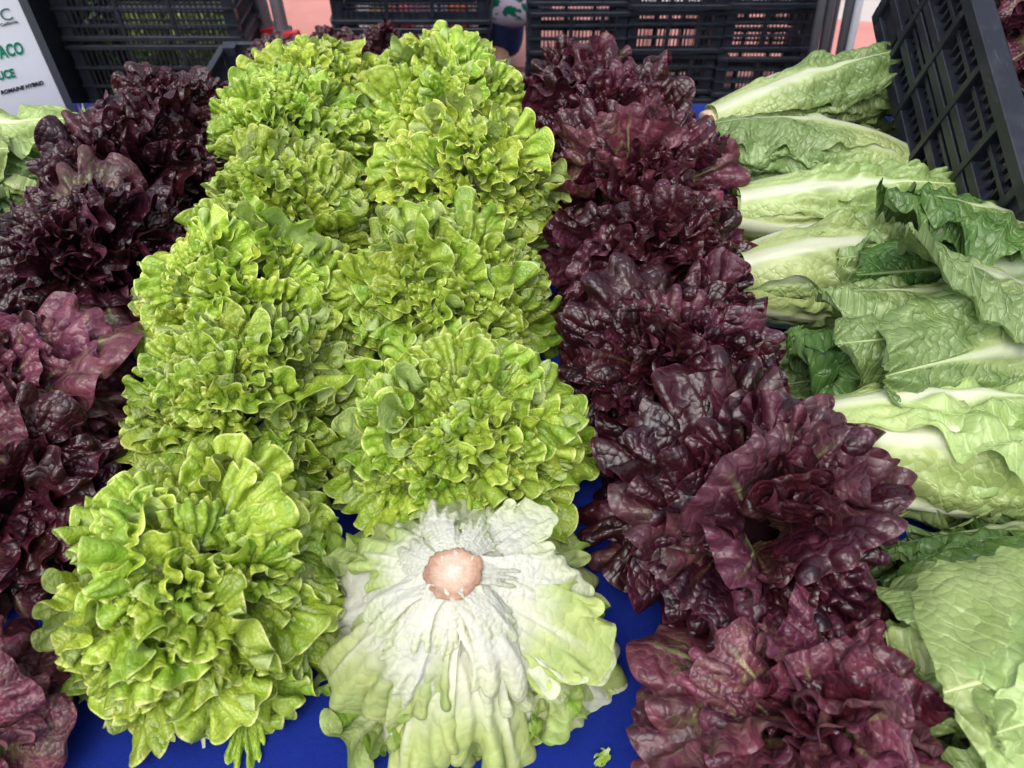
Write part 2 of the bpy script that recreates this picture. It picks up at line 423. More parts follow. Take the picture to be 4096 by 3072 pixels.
def cloth_mat():
    s = N('royal_blue_cloth'); g = s.new('NewGeometry').outputs['Position']
    mp = s.new('Mapping'); mp.inputs['Rotation'].default_value = (0, 0, .45); s.l.new(g, mp.inputs['Vector'])
    wa = s.new('TexWave'); wa.inputs['Scale'].default_value = 260; wa.inputs['Distortion'].default_value = 1.2; wa.inputs['Detail'].default_value = 2; s.l.new(mp.outputs[0], wa.inputs['Vector'])
    wb = s.new('TexWave', bands_direction='Y'); wb.inputs['Scale'].default_value = 200; wb.inputs['Distortion'].default_value = 1.0; s.l.new(mp.outputs[0], wb.inputs['Vector'])
    weave = s.math('MULTIPLY', wa.outputs['Fac'], wb.outputs['Fac'])
    n = s.noise(g, 9, 4, .6); wet = s.ramp(s.noise(g, 14, 3, .6, .4), .56, .66)
    col = s.mix(weave, (.0025, .011, .15), (.005, .027, .28))
    col = s.mix(s.math('MULTIPLY', n, .3), col, (.007, .026, .21))
    col = s.mix(s.math('MULTIPLY', wet, .5), col, (.004, .018, .21))
    s.put(s.b.inputs['Base Color'], col)
    s.put(s.b.inputs['Roughness'], s.math('MULTIPLY_ADD', wet, -.08, .85)); s.b.inputs['Specular IOR Level'].default_value = .15
    s.b.inputs['Sheen Weight'].default_value = .03
    s.put(s.b.inputs['Normal'], s.bump(s.math('ADD', weave, s.math('MULTIPLY', s.noise(g, 60, 4, .6), 1.5)), .5, .0015))
    return s.m
CLOTH = cloth_mat()

def paving_mat(name, a, b, joint, tile, rough=.8):
    s = N(name); g = s.new('NewGeometry').outputs['Position']
    br = s.new('TexBrick'); br.inputs['Scale'].default_value = 1; br.inputs['Brick Width'].default_value = tile[0]; br.inputs['Row Height'].default_value = tile[1]
    br.inputs['Mortar Size'].default_value = .004; s.put(br.inputs['Color1'], a); s.put(br.inputs['Color2'], b); s.put(br.inputs['Mortar'], joint); s.l.new(g, br.inputs['Vector'])
    n = s.noise(g, 6, 5, .65); f = s.noise(g, 120, 3, .6)
    c = s.mix(s.math('MULTIPLY', s.ramp(n, .4, .7), .35), br.outputs['Color'], tuple(x*.6 for x in a))
    s.put(s.b.inputs['Base Color'], s.mix(s.math('MULTIPLY', f, .25), c, tuple(min(1, x*1.4) for x in a)))
    s.put(s.b.inputs['Roughness'], rough); s.put(s.b.inputs['Normal'], s.bump(f, .3, .003))
    return s.m
PINK = paving_mat('pink_paving', (.52, .22, .19), (.48, .20, .175), (.40, .19, .17), (.6, .6))
CONC = paving_mat('pale_concrete', (.46, .41, .38), (.44, .39, .37), (.3, .27, .26), (1.2, 1.2))
ROAD = plain('worn_asphalt', (.13, .115, .11), .85, .5, 30, .4, coord='Object')
ALU = plain('grey_aluminium', (.55, .57, .62), .38, .3, 30, .05, metal=.15)
DARKTUBE = plain('dull_steel_tube', (.13, .13, .15), .45, .4, 30, .05, metal=.5)
REDPL = plain('red_plastic', (.45, .02, .025), .4, .2)
PAPER = plain('white_card', (.74, .74, .82), .45, .06, 14)
FRAME = plain('scuffed_grey_edge', (.075, .08, .10), .45, .7, 40, dark=(.02, .02, .025))
INK = plain('black_marker', (.008, .008, .02), .5, .1)
TEAL = plain('green_marker', (.0, .17, .09), .45, .5, 60, dark=(.01, .30, .20))
LOGO = plain('printed_green', (.06, .14, .13), .6, .1)
DENIM = plain('blue_denim', (.02, .045, .16), .85, .6, 25, .3)
SKINM = plain('skin', (.45, .25, .17), .5, .1)
SHIRT = plain('grey_shirt', (.2, .2, .22), .85, .2)
SHOE = plain('white_shoe', (.6, .6, .6), .6, .2)
HAIR = plain('dark_hair', (.02, .013, .01), .6, .3)
def stem_mat():
    s = N('cut_stem'); o = s.new('TexCoord').outputs['Object']
    ln = s.new('VectorMath', operation='LENGTH'); s.l.new(o, ln.inputs[0]); n = s.noise(o, 180, 4, .65); big = s.noise(o, 45, 3, .6)
    rr = s.math('ADD', ln.outputs['Value'], s.math('MULTIPLY', s.math('SUBTRACT', big, .5), .009))
    c = s.mix(s.ramp(rr, .002, .010), (.56, .47, .39), (.50, .34, .25)); c = s.mix(s.ramp(rr, .011, .018), c, (.38, .23, .15))
    mp = s.new('Mapping'); mp.inputs['Scale'].default_value = (40, 900, 40); mp.inputs['Rotation'].default_value = (0, 0, .5); s.l.new(o, mp.inputs['Vector'])
    cut = s.noise(mp.outputs[0], 1, 2)
    c = s.mix(s.math('MULTIPLY', s.ramp(n, .55, .8), .4), c, (.35, .16, .09))
    s.put(s.b.inputs['Base Color'], c); s.b.inputs['Roughness'].default_value = .42
    s.put(s.b.inputs['Normal'], s.bump(s.math('ADD', n, big), .6, .002))
    return s.m
STEMCUT = stem_mat()
STEMRIM = plain('browned_rind', (.40, .24, .15), .65, .7, 110, .6, dark=(.12, .05, .03))
SOIL = plain('dark_core', (.05, .06, .02), .9, .4)
# ------------------------------------------------------------------ the setting
def sheet(name, pts, z, mat, label):
    o = link(name, mesh_from(name, [(x, y, z) for x, y in pts], [tuple(range(len(pts)))], mat))
    tag(o, label, None, None, 'structure'); return o
sheet('ground', [(-60, -60), (60, -60), (60, 60), (-60, 60)], 0, ROAD, 'worn grey ground under the market stalls')
KA, KB = (-4.0, 3.82), (3.0, 2.28)                     # the kerb runs a little aslant
def kerb_pt(x, off): return (x, KA[1]+(KB[1]-KA[1])*(x-KA[0])/(KB[0]-KA[0])+off)
def slab(name, o0, o1, z, mat, label):
    a, b, c, d = kerb_pt(-30, o0), kerb_pt(30, o0), kerb_pt(30, o1), kerb_pt(-30, o1)
    v = [(x, y, -.02) for x, y in (a, b, c, d)]+[(x, y, z) for x, y in (a, b, c, d)]
    o = link(name, mesh_from(name, v, [(4, 5, 6, 7), (0, 1, 5, 4), (1, 2, 6, 5), (2, 3, 7, 6), (3, 0, 4, 7)], mat))
    tag(o, label, None, None, 'structure')
slab('kerb', -.06, .0, .13, CONC, 'pale worn kerb edge before the pink paving')
slab('pavement', .003, .75, .15, PINK, 'pink paved footpath behind the crates')
slab('plaza', .753, 40, .147, CONC, 'pale concrete beyond the pink paving')

# table and its cloth
TZ = .80
table = empty('market_table', (0, .7, 0), 'folding market table under the royal blue cloth', 'table')
box(table, 'table_top', (.02, .0, TZ-.025), (2.7, 1.28, .03), plain('white_board', (.6, .6, .58)))
for x in (-1.2, 1.25):
    for y in (-.5, .5): box(table, 'leg', (x, y, (TZ-.04)/2), (.035, .035, TZ-.04), ALU)
def tablecloth():
    xs = np.linspace(-1.36, 1.40, 185); ys = np.linspace(.03, 1.37, 95)
    X, Y = np.meshgrid(xs, ys)
    Z = TZ+.0012*np.sin(X*9+2*np.sin(Y*5))+.0012*np.sin(Y*13+X*4)+.0006*np.sin(X*41+Y*23)
    r = np.random.default_rng(4)
    for k in range(60):
        cx, cy, a, l = r.uniform(-.9, .9), r.uniform(.1, 1.3), r.uniform(0, 3.14), r.uniform(.04, .16)
        dx, dy = (X-cx)*math.cos(a)+(Y-cy)*math.sin(a), -(X-cx)*math.sin(a)+(Y-cy)*math.cos(a)
        Z += r.uniform(.0015, .005)*np.exp(-(dx/l)**2-(dy/.008)**2)
    P = np.stack([X, Y, Z], -1)
    # skirts hang from the four edges
    nd = 10
    back = np.stack([np.stack([xs, 1.375+.012*np.sin(xs*24+k*.2)*k/nd, np.full_like(xs, TZ-.07*k)], -1) for k in range(1, nd)])
    front = np.stack([np.stack([xs, .025-.012*np.sin(xs*24+k*.2)*k/nd, np.full_like(xs, TZ-.07*k)], -1) for k in range(nd-1, 0, -1)])
    P = np.concatenate([front, P, back])
    z = np.zeros(P.shape[:2]+(2,))
    return grid_mesh('tablecloth', P, z, P[..., :2]*100, CLOTH)
tag(link('tablecloth', tablecloth()), 'royal blue woven cloth spread over the market table', 'tablecloth')

# ------------------------------------------------------------------ plastic crates
def crate_parts(root, w, d, h, nlong, nshort, rails, rib_every=8, slat=.0035, rib=.012, floor_bars=9, panel=()):
    """open harvest crate: corner posts, rails, ribs and thin slats, each a piece of its own"""
    t = .010
    for sx in (-1, 1):
        for sy in (-1, 1): box(root, 'corner_post', (sx*(w/2-.016), sy*(d/2-.016), h/2), (.034, .034, h-.004), PLASTIC)
    for k, z in enumerate(rails):
        e = .013 if k in (0, len(rails)-1) else .006
        q = .006 if k in (0, len(rails)-1) else .004
        for s_ in (-1, 1):
            box(root, 'rim' if k == len(rails)-1 else 'rail', (0, s_*(d/2+q/2), z), (w+q*2, t+q, e), PLASTIC)
            box(root, 'rim' if k == len(rails)-1 else 'rail', (s_*(w/2+q/2), 0, z), (t+q, d-.012, e-.001), PLASTIC)
    for s_ in (-1, 1):
        for i in range(1, nlong):
            x = -w/2+.03+(w-.06)*i/nlong
            heavy = i % rib_every == 0
            box(root, 'rib' if heavy else 'slat', (x, s_*(d/2-.001), h/2), (rib if heavy else slat, t+.006 if heavy else .005, h-.01), PLASTIC)
        for i in range(1, nshort):
            y = -d/2+.03+(d-.06)*i/nshort
            heavy = i % rib_every == 0
            box(root, 'rib' if heavy else 'slat', (s_*(w/2-.001), y, h/2), (t+.006 if heavy else .005, rib if heavy else slat, h-.01), PLASTIC)
    for z0, z1 in panel:
        for s_ in (-1, 1): box(root, 'panel', (0, s_*(d/2-.004), (z0+z1)/2), (w-.03, .004, z1-z0), PLASTIC)
    for i in range(floor_bars):
        box(root, 'floor_bar', (0, -d/2+.02+(d-.04)*i/(floor_bars-1), .006), (w-.02, .010, .006), PLASTIC)
def copy_tree(o, loc, rot=None):
    c = o.copy(); C.objects.link(c); c.location = loc
    if rot is not None: c.rotation_euler = rot
    for ch in o.children:
        k = ch.copy(); C.objects.link(k); k.parent = c
        k.matrix_parent_inverse = ch.matrix_parent_inverse.copy()
    return c
RH = .139
st = empty('harvest_crate', (.215, 2.55, 0))
crate_parts(st, .298, .22, RH-.004, 20, 14, (.010, .052, .092, RH-.012), slat=.0030, floor_bars=3, panel=((.0, .022),))
colw = ['pink footpath gap', 'middle of the wide stack', 'grey folded poles']
rown = ['ground-level', 'second', 'third', 'fourth', 'topmost']
first = True
for c_ in range(3):
    for r_ in range(5):
        loc = (.205+.303*c_, 2.56+.012*((c_*7+r_*5) % 3-1), RH*r_)
        o = st if first else copy_tree(st, loc)
        o.location = loc; o.rotation_euler = (0, 0, R(((c_*5+r_*3) % 5-2)*.5)); first = False
        tag(o, '%s black harvest crate in the column %s' % (rown[r_].capitalize(), ('beside the pink footpath gap', 'in the middle of the wide stack', 'beside the grey folded poles')[c_]), 'crate', 'black crates stacked behind the table')
big = empty('slatted_crate', (-1.105, 2.55, .235))
crate_parts(big, .54, .30, .235, 30, 16, (.012, .05, .10, .16, .225), rib_every=10, slat=.0038, floor_bars=5)
tag(big, 'upper large black slatted crate behind the white sign', 'crate', 'large slatted crates')
lo = copy_tree(big, (-1.105, 2.55, 0)); tag(lo, 'lower large black slatted crate behind the white sign, under another', 'crate', 'large slatted crates')
tp = copy_tree(big, (-1.105, 2.55, .475)); tag(tp, 'large black slatted crate topping the stack behind the white sign', 'crate', 'large slatted crates')
mid = empty('slatted_crate', (-.315, 2.58, .50))
crate_parts(mid, .48, .24, .20, 24, 14, (.012, .085, .19), rib_every=8, slat=.0028, floor_bars=7, panel=((.0, .04),))
tag(mid, 'upper black slatted crate before the bright cartons, between poles and jeans', 'crate', 'crates before the cartons')
for k, n_ in enumerate(('lowest', 'second lowest')):
    m2 = copy_tree(mid, (-.315, 2.58, .25*k)); m2.scale = (1, 1, 1.24)
    tag(m2, '%s black slatted crate in the stack before the bright cartons' % n_.capitalize(), 'crate', 'crates before the cartons')
bin_ = empty('harvest_crate', (-.40, 1.72, .42))
crate_parts(bin_, .62, .40, .26, 30, 20, (.012, .07, .13, .19, .25), rib_every=10, panel=((0, .24),))
tag(bin_, 'black crate of red lettuces just behind the table, below the cartons', 'crate')
sup = copy_tree(bin_, (-.40, 1.72, .0)); sup.scale = (1, 1, 1.6); tag(sup, 'black crate on the ground carrying the crate of red lettuces', 'crate')
# black equipment case beside the sign
case = empty('equipment_case', (-1.55, 2.42, 0), 'tall black case with round rivets beside the white sign', 'case')
box(case, 'body', (0, 0, .50), (.30, .36, 1.0), PLASTIC); box(case, 'lid', (0, 0, 1.02), (.31, .37, .035), PLASTIC)
for z in (.30, .42, .55):
    for x in (.06, .115): box(case, 'rivet', (x, -.182, z+x*.4), (.018, .006, .018), INK)

# cartons and shrubs seen through the slats
CARD = [('orange', (.75, .20, .02)), ('white', (.8, .8, .82)), ('yellow', (.8, .48, .06)), ('red', (.6, .03, .03)), ('pink', (.75, .25, .38)), ('lilac', (.55, .48, .75)), ('deep orange', (.7, .13, .01)), ('cream', (.8, .7, .5))]
for i, (nm, c) in enumerate(CARD):
    m = plain('carton_'+nm.replace(' ', '_'), c, .6, .35, 25)
    x = -.60+.068*i; hgt = (.44, .46, .42, .38, .45, .43, .40, .46)[i]
    e = empty('carton', (x, 2.86+(.02 if i % 2 else 0), 0), '%s carton of goods on the ground behind the slatted crate' % nm.capitalize(), 'carton', 'bright cartons')
    box(e, 'body', (0, 0, hgt/2), (.062, .07, hgt), m); box(e, 'lid', (0, 0, hgt+.010), (.066, .074, .018), m); box(e, 'tape', (0, -.0362, hgt*.7), (.02, .002, hgt*.3), PAPER)
SHR = plain('shrub_leaf', (.36, .48, .12), .5, .6, 40, dark=(.14, .22, .04))
def shrub(x, y, z, rad, hgt, seed, label):
    r = np.random.default_rng(seed); n = 2600
    d = r.normal(size=(n, 3)); d /= np.linalg.norm(d, axis=1)[:, None]
    p = d*(r.random(n)**.4)[:, None]*np.array([rad, rad, hgt/2])+np.array([0, 0, hgt/2+.05])
    a = r.normal(size=(n, 3)); a /= np.linalg.norm(a, axis=1)[:, None]; b = np.cross(a, d); b /= np.linalg.norm(b, axis=1)[:, None]+1e-6
    s_ = r.uniform(.012, .026, n)[:, None]
    V = np.stack([p-a*s_, p+b*s_*.5, p+a*s_, p-b*s_*.5], 1).reshape(-1, 3)
    e = empty('shrub', (x, y, z), label, 'shrub', 'shrubs behind the slatted crates')
    link('crown', mesh_from('crown', V, [(4*i, 4*i+1, 4*i+2, 4*i+3) for i in range(n)], SHR), None, e)['kind'] = 'stuff'
    link('trunk', tube_mesh('trunk', [(0, 0, 0), (0, 0, hgt*.6)], [.02, .01], SOIL), None, e)
for i, x in enumerate((-1.95, -1.66, -1.38, -1.12)):
    shrub(x, 3.05-.02*i, .0, .19, .46, 40+i, 'Leafy green shrub showing through the slatted crates, %s counted from the sign' % ('first', 'second', 'third', 'fourth')[i])

# clamped legs, folded poles
def clamp_leg(x, y, lean, zc, label):
    e = empty('clamp_leg', (x, y, 0), label, 'pole', 'silver clamp legs')
    link('tube', tube_mesh('tube', [(lean*zc, 0, zc), (lean*1.5, 0, 1.5)], .021, ALU), None, e)
    link('inner_tube', tube_mesh('inner_tube', [(0, 0, .02), (lean*zc, 0, zc+.02)], .014, ALU), None, e)
    box(e, 'collar', (lean*zc, 0, zc), (.052, .052, .03), FRAME)
    box(e, 'clamp_lever', (lean*zc+.02, -.03, zc+.004), (.085, .02, .022), REDPL, (0, R(-12), R(-10)))
    box(e, 'foot', (0, 0, .012), (.05, .05, .024), FRAME)
clamp_leg(-.80, 2.62, -.03, .425, 'Silver pole with red clamp nearer the large slatted crates')
clamp_leg(-.725, 2.50, -.01, .46, 'Silver pole with bright red lever beside the white sheets')
for i, (x, y) in enumerate(((-.60, 2.86), (-.74, 3.0), (-.56, 3.0))):
    e = link('paper_sheet', mesh_from('paper_sheet', [(-.12, -.05, 0), (.1, -.08, 0), (.12, .06, .012), (-.1, .07, .004), (-.12, -.05, -.002), (.1, -.08, -.002), (.12, .06, .010), (-.1, .07, .002)], [(0, 1, 2, 3), (7, 6, 5, 4), (0, 4, 5, 1), (1, 5, 6, 2), (2, 6, 7, 3), (3, 7, 4, 0)], PAPER))
    e.location = (x, y, .006+.004*i); e.rotation_euler = (0, 0, .5*i)
    tag(e, ('White sheet lying on the ground at the red-levered pole', 'White sheet farther back between pole and cartons', 'White sheet against the stack of crates before the cartons')[i], 'paper sheet', 'sheets on the ground')
def pole(x0, y0, x1, y1, rad, mat, label, grp):
    e = empty('folded_pole', (x0, y0, 0), label, 'pole', grp)
    link('tube', tube_mesh('tube', [(0, 0, .03), (x1-x0, y1-y0, 1.25)], rad, mat), None, e)
    link('sleeve', tube_mesh('sleeve', [((x1-x0)*.2, (y1-y0)*.2, .26), ((x1-x0)*.28, (y1-y0)*.28, .36)], rad*1.25, mat), None, e)
    link('foot', tube_mesh('foot', [(0, 0, 0), (0, 0, .035)], rad*1.5, FRAME), None, e)
pole(.935, 2.28, .845, 2.36, .013, DARKTUBE, 'Dull steel pole leaning closest to the stacked crates', 'folded poles')
pole(.975, 2.30, .865, 2.36, .013, DARKTUBE, 'Dull steel pole, second from the stacked crates', 'folded poles')
pole(1.0, 2.33, .895, 2.40, .012, DARKTUBE, 'Dull steel pole, third from the stacked crates', 'folded poles')
pole(1.03, 2.28, .89, 2.30, .015, DARKTUBE, 'Thick dull steel pole beside the pale silver one', 'folded poles')
pole(1.03, 2.24, .925, 2.30, .011, ALU, 'Pale silver pole standing apart before the red paving', 'folded poles')

# person with a bag
pr = empty('person', (-.115, 2.95, .15), 'Person in blue jeans standing behind the crates with a bag', 'person')
hip = .92
body_v = [(0, 0, hip), (0, 0, 1.15), (0, 0, 1.38), (0, 0, 1.50), (0, -.02, 1.60), (0, -.01, 1.70), (-.09, 0, hip-.06), (-.10, .0, .50), (-.09, .03, .09), (-.09, -.10, .04),
          (.09, 0, hip-.06), (.115, -.02, .50), (.07, .02, .09), (.07, -.11, .04), (-.18, 0, 1.40), (-.24, .02, 1.12), (-.22, -.12, .90), (.18, 0, 1.40), (.24, 0, 1.12), (.20, -.16, .92), (.19, -.20, .84), (-.21, -.16, .83)]
body_e = [(0, 1), (1, 2), (2, 3), (3, 4), (4, 5), (0, 6), (6, 7), (7, 8), (8, 9), (0, 10), (10, 11), (11, 12), (12, 13), (2, 14), (14, 15), (15, 16), (2, 17), (17, 18), (18, 19), (19, 20), (16, 21)]
body_r = [.12, .11, .13, .055, .085, .07, .085, .058, .04, .035, .085, .058, .04, .035, .055, .04, .03, .055, .04, .03, .028, .028]
link('body', skin_mesh('body', body_v, body_e, body_r, SKINM), None, pr)
link('jeans', skin_mesh('jeans', [(0, 0, 1.0), (-.09, 0, hip-.08), (-.10, 0, .50), (-.09, .03, .03), (.09, 0, hip-.08), (.115, -.02, .50), (.09, .0, .03)], [(0, 1), (1, 2), (2, 3), (0, 4), (4, 5), (5, 6)], [.15, .105, .083, .066, .105, .083, .066], DENIM), None, pr)
link('shirt', skin_mesh('shirt', [(0, 0, .98), (0, 0, 1.15), (0, 0, 1.40), (-.19, 0, 1.39), (-.24, .02, 1.2), (.19, 0, 1.39), (.24, 0, 1.2)], [(0, 1), (1, 2), (2, 3), (3, 4), (2, 5), (5, 6)], [.15, .14, .15, .07, .06, .07, .06], SHIRT), None, pr)
link('hair', skin_mesh('hair', [(0, .02, 1.76), (0, .05, 1.66), (0, .06, 1.52)], [(0, 1), (1, 2)], [.075, .085, .06], HAIR), None, pr)
for sx in (-.09, .07): link('shoe', skin_mesh('shoe', [(sx, .05, .035), (sx, -.03, .04), (sx, -.14, .03)], [(0, 1), (1, 2)], [.04, .045, .035], SHOE), None, pr)
def bag_mat():
    s = N('leaf_print_bag'); g = s.new('TexCoord').outputs['Object']; z = s.xyz(g)[2]
    leaf = s.math('MULTIPLY', s.ramp(s.noise(g, 26, 2), .48, .54), s.ramp(z, .035, .05))
    c = s.mix(leaf, (.72, .60, .80), (.0, .16, .10))
    s.put(s.b.inputs['Base Color'], s.mix(s.ramp(z, .008, .018), (.80, .12, .30), c)); s.b.inputs['Roughness'].default_value = .6
    return s.m
bag = empty('hand_bag', (.005, 2.72, .385), 'White and pink bag with green leaf print hanging before the jeans', 'bag')
V, Fc = [], []
nr, na = 14, 28
for i in range(nr):
    t = i/(nr-1); z = .34*t; k = (1-(1-min(1, t*3.2))**2.2)**.6 if t < .3125 else 1-.12*(t-.3)
    for j in range(na):
        a = 2*math.pi*j/na
        V.append((.14*max(k, .05)*math.copysign(abs(math.cos(a))**.6, math.cos(a)), .05*max(k, .05)*math.sin(a)*(1+.1*math.sin(5*a+7*t)), z+.006*math.cos(3*a)*t))
for i in range(nr-1): Fc += [(i*na+j, i*na+(j+1) % na, (i+1)*na+(j+1) % na, (i+1)*na+j) for j in range(na)]
Fc.append(tuple(reversed(range(na))))
link('bag_body', mesh_from('bag_body', V, Fc, bag_mat(), True), None, bag)
link('strap', tube_mesh('strap', [(-.07, 0, .33), (-.04, 0, .50), (.03, 0, .56), (.07, 0, .48), (.07, 0, .33)], .008, REDPL), None, bag)

# ------------------------------------------------------------------ price card
S0 = Vector((-.795, 1.30, 0)); SD = Vector((.81, .586, 0)).normalized(); SNn = Vector((SD.y, -SD.x, 0))
sign = empty('price_card', (S0.x, S0.y, TZ), 'White handwritten card in a scuffed grey frame behind the romaine', 'sign')
rotz = math.atan2(SD.y, SD.x); sign.rotation_euler = (0, 0, rotz)
SW, SH0, SH1 = .34, .0, .46
box(sign, 'card', (-SW/2, .0, SH1/2), (SW, .006, SH1), PAPER)
box(sign, 'frame_side', (.0065, 0, SH1/2), (.0125, .012, SH1+.02), FRAME); box(sign, 'frame_side', (-SW-.0065, 0, SH1/2), (.0125, .012, SH1+.02), FRAME)
box(sign, 'frame_top', (-SW/2, 0, SH1+.007), (SW-.002, .012, .012), FRAME); box(sign, 'foot', (-SW/2, .05, .01), (.2, .14, .018), FRAME)
def lettering(txt, s_right, t, size, mat, shear=0.0, weight=0.0, name='lettering', rise=0.0, wide=1.0):
    cu = bpy.data.curves.new(name, 'FONT'); cu.body = txt; cu.size = size; cu.align_x = 'RIGHT'; cu.shear = shear; cu.offset = weight; cu.extrude = .0004; cu.resolution_u = 3
    tmp = bpy.data.objects.new(name, cu); C.objects.link(tmp)
    dg = bpy.context.evaluated_depsgraph_get(); me = bpy.data.meshes.new_from_object(tmp.evaluated_get(dg)); bpy.data.objects.remove(tmp)
    me.materials.clear(); me.materials.append(mat); me.name = name
    o = link(name, me, None, sign); o.location = (s_right, -.0040, t); o.rotation_euler = (R(90), R(-rise), 0); o.scale = (wide, 1, 1)
    return o
lettering('C', -.0165, .187, .026, LOGO)
lettering('Olivos, California', -.0135, .1803, .0068, INK)
lettering('TACO', -.024, .133, .027, TEAL, .12, .0009, rise=-2, wide=.62)
lettering('LETTUCE', -.0523, .101, .019, TEAL, .08, .0007, rise=-2, wide=.72)
lettering('ROMAINE HYBRID', -.0175, .0775, .0092, INK, .25, .00028, rise=-1, wide=.9)

# ------------------------------------------------------------------ tilted crate of red lettuces
TW, TD, TH_ = .45, .50, .2125
tc = empty('tilted_crate', (.585+TW/2, .831, TZ+.002), 'Scratched black crate tilted towards the table front, filled with red lettuce', 'crate')
tc.rotation_euler = (R(21.7), 0, 0)
def tilted():
    for sx in (-1, 1):
        x = sx*(TW/2-.008)
        for z, e, q in ((.012, .024, .020), (.062, .016, .018), (.088, .007, .010), (.112, .016, .020), (.134, .016, .020), (.172, .007, .010)):
            box(tc, 'rail', (x, TD/2, z), (q, TD-.004, e), PLASTIC)
        box(tc, 'rim', (x-sx*.002, TD/2, TH_), (.030, TD+.02, .020), PLASTIC)
        for i in range(31):
            y = .02+i*(TD-.04)/30
            if i % 6 == 0: box(tc, 'rib', (x, y, TH_/2), (.024, .010, TH_-.012), PLASTIC)
            else: box(tc, 'slat', (x-sx*.003, y, TH_/2), (.008, .0048, TH_-.014), PLASTIC)
        box(tc, 'corner_panel', (x, TD-.045, TH_*.45), (.006, .085, TH_*.85), PLASTIC); box(tc, 'corner_panel', (x, .03, TH_*.3), (.006, .05, TH_*.5), PLASTIC)
    for y in (.004, TD-.004):
        for z, e in ((.012, .024), (.062, .016), (.112, .016), (.134, .016), (.172, .007)): box(tc, 'rail', (0, y, z), (TW-.024, .014, e), PLASTIC)
        box(tc, 'rim', (0, y, TH_+.001), (TW-.03, .026, .018), PLASTIC)
        for i in range(1, 24): box(tc, 'slat', (-TW/2+i*TW/24, y, TH_/2), (.005, .006, TH_-.014), PLASTIC)
    for sx in (-1, 1):
        for y in (.014, TD-.014): box(tc, 'corner_post', (sx*(TW/2-.02), y, TH_/2), (.034, .04, TH_-.016), PLASTIC)
    for i in range(25): box(tc, 'floor_bar', (0, .02+i*(TD-.04)/24, .004), (TW-.02, .013, .006), PLASTIC)
tilted()
pb = empty('prop_box', (.82, 1.18, TZ+.002), 'Plain black box propping up the back of the tilted crate', 'box')
box(pb, 'body', (0, 0, .055), (.36, .08, .11), PLASTIC); box(pb, 'lid', (0, 0, .114), (.37, .11, .01), PLASTIC)
# ------------------------------------------------------------------ lettuces
ord_ = dict(iters=480, confine=.004, stiff=1.5)
LG_OUT = leaf_meshes('leaf', GREEN, V=14, L=.118, W=.78, w0=.03, fan=1.15, curl=1.3, seed=23, power=2.3, lobe_amp=.44, lobes=9, nv=73, crumple=.0024, iters=520, confine=.002, stiff=1.2)
LG_IN = leaf_meshes('leaf', GREEN, V=12, L=.106, W=.66, w0=.03, fan=1.0, curl=1.0, seed=5, power=2.2, lobe_amp=.42, lobes=8, nv=73, crumple=.0024, iters=520, confine=.002, stiff=1.1)
LR_OUT = leaf_meshes('leaf', RED, V=14, L=.124, W=.60, w0=.03, fan=1.1, curl=1.0, seed=61, power=2.2, lobe_amp=.44, lobes=6, crumple=.0018, **ord_)
LR_IN = leaf_meshes('leaf', RED, V=8, L=.11, W=.52, w0=.03, fan=1.0, curl=.6, seed=65, power=2.2, lobe_amp=.36, lobes=7, crumple=.0018, **ord_)
LP_OUT = recolour(LR_OUT, ROSE)
LP_BIG = leaf_meshes('leaf', ROSE, V=6, L=.140, W=.50, w0=.035, fan=1.0, curl=.9, seed=71, power=1.8, lobe_amp=.42, lobes=6, crumple=.0025, **ord_)
LW = leaf_meshes('leaf', PALE, V=14, L=.155, W=.30, w0=.055, fan=.42, curl=-1.0, seed=81, power=2.3, lobe_amp=.58, lobes=6, crumple=.0014, iters=480, confine=.002, stiff=1.0)

LWW = recolour(LW, PALEWHITE)

def aim(o, axis, spin=0.0):
    o.rotation_mode = 'QUATERNION'
    o.rotation_quaternion = Vector((0, 0, 1)).rotation_difference(Vector(axis).normalized()) @ Quaternion((0, 0, 1), spin)
def rosette(root, n, pick, r, size=1.0, th0=108, th1=3, tilt_jit=15, s_out=1.0, s_in=.62, roll=42, flip=1, core=.02, reach=.014, shade=1.0, vary=.09):
    k_ = shade*(1+.07*r.normal()); tint = (k_*(1+.04*r.normal()), k_, k_, 1)
    for i in range(n):
        t = i/(n-1)
        me = pick(t, r)
        th = math.acos(1-(1-t)*(1-math.cos(R(th0))))*.97+R(th1+tilt_jit*r.normal())
        az = i*2.39996+.25*r.normal()
        sc = size*(s_out+(s_in-s_out)*t)*float(np.clip(1+vary*r.normal(), .7, 1.25))
        o = bpy.data.objects.new('leaf', me); C.objects.link(o); o.parent = root; o.color = tint
        up = Vector((math.sin(th)*math.cos(az), math.sin(th)*math.sin(az), math.cos(th)))
        ins = flip*Vector((-math.cos(th)*math.cos(az), -math.cos(th)*math.sin(az), math.sin(th)))
        M = Matrix((up.cross(ins), up, ins)).transposed() @ Matrix.Rotation(R(roll)*r.normal(), 3, 'Y')
        b = up*reach+Vector((0, 0, core*t))
        o.matrix_local = Matrix.Translation(b) @ M.to_4x4() @ Matrix.Diagonal((sc*(1 if r.random() < .5 else -1), sc, sc, 1))
def core_ball(root, rad, z, mat):
    """the tight heart that fills the middle of a head"""
    bm = bmesh.new(); bmesh.ops.create_icosphere(bm, subdivisions=3, radius=rad)
    r = random.Random(int(rad*1e5))
    for v in bm.verts: v.co *= 1+.10*math.sin(v.co.x*170+3)*math.cos(v.co.y*150)+.05*r.random(); v.co.z = v.co.z*.9+z
    me = bpy.data.meshes.new('heart'); bm.to_mesh(me); bm.free(); me.materials.append(mat); smooth(me)
    link('heart', me, None, root)
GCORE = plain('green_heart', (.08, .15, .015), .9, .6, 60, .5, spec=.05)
RCORE = plain('red_heart', (.012, .004, .006), .9, .6, 60, .5, spec=.03)
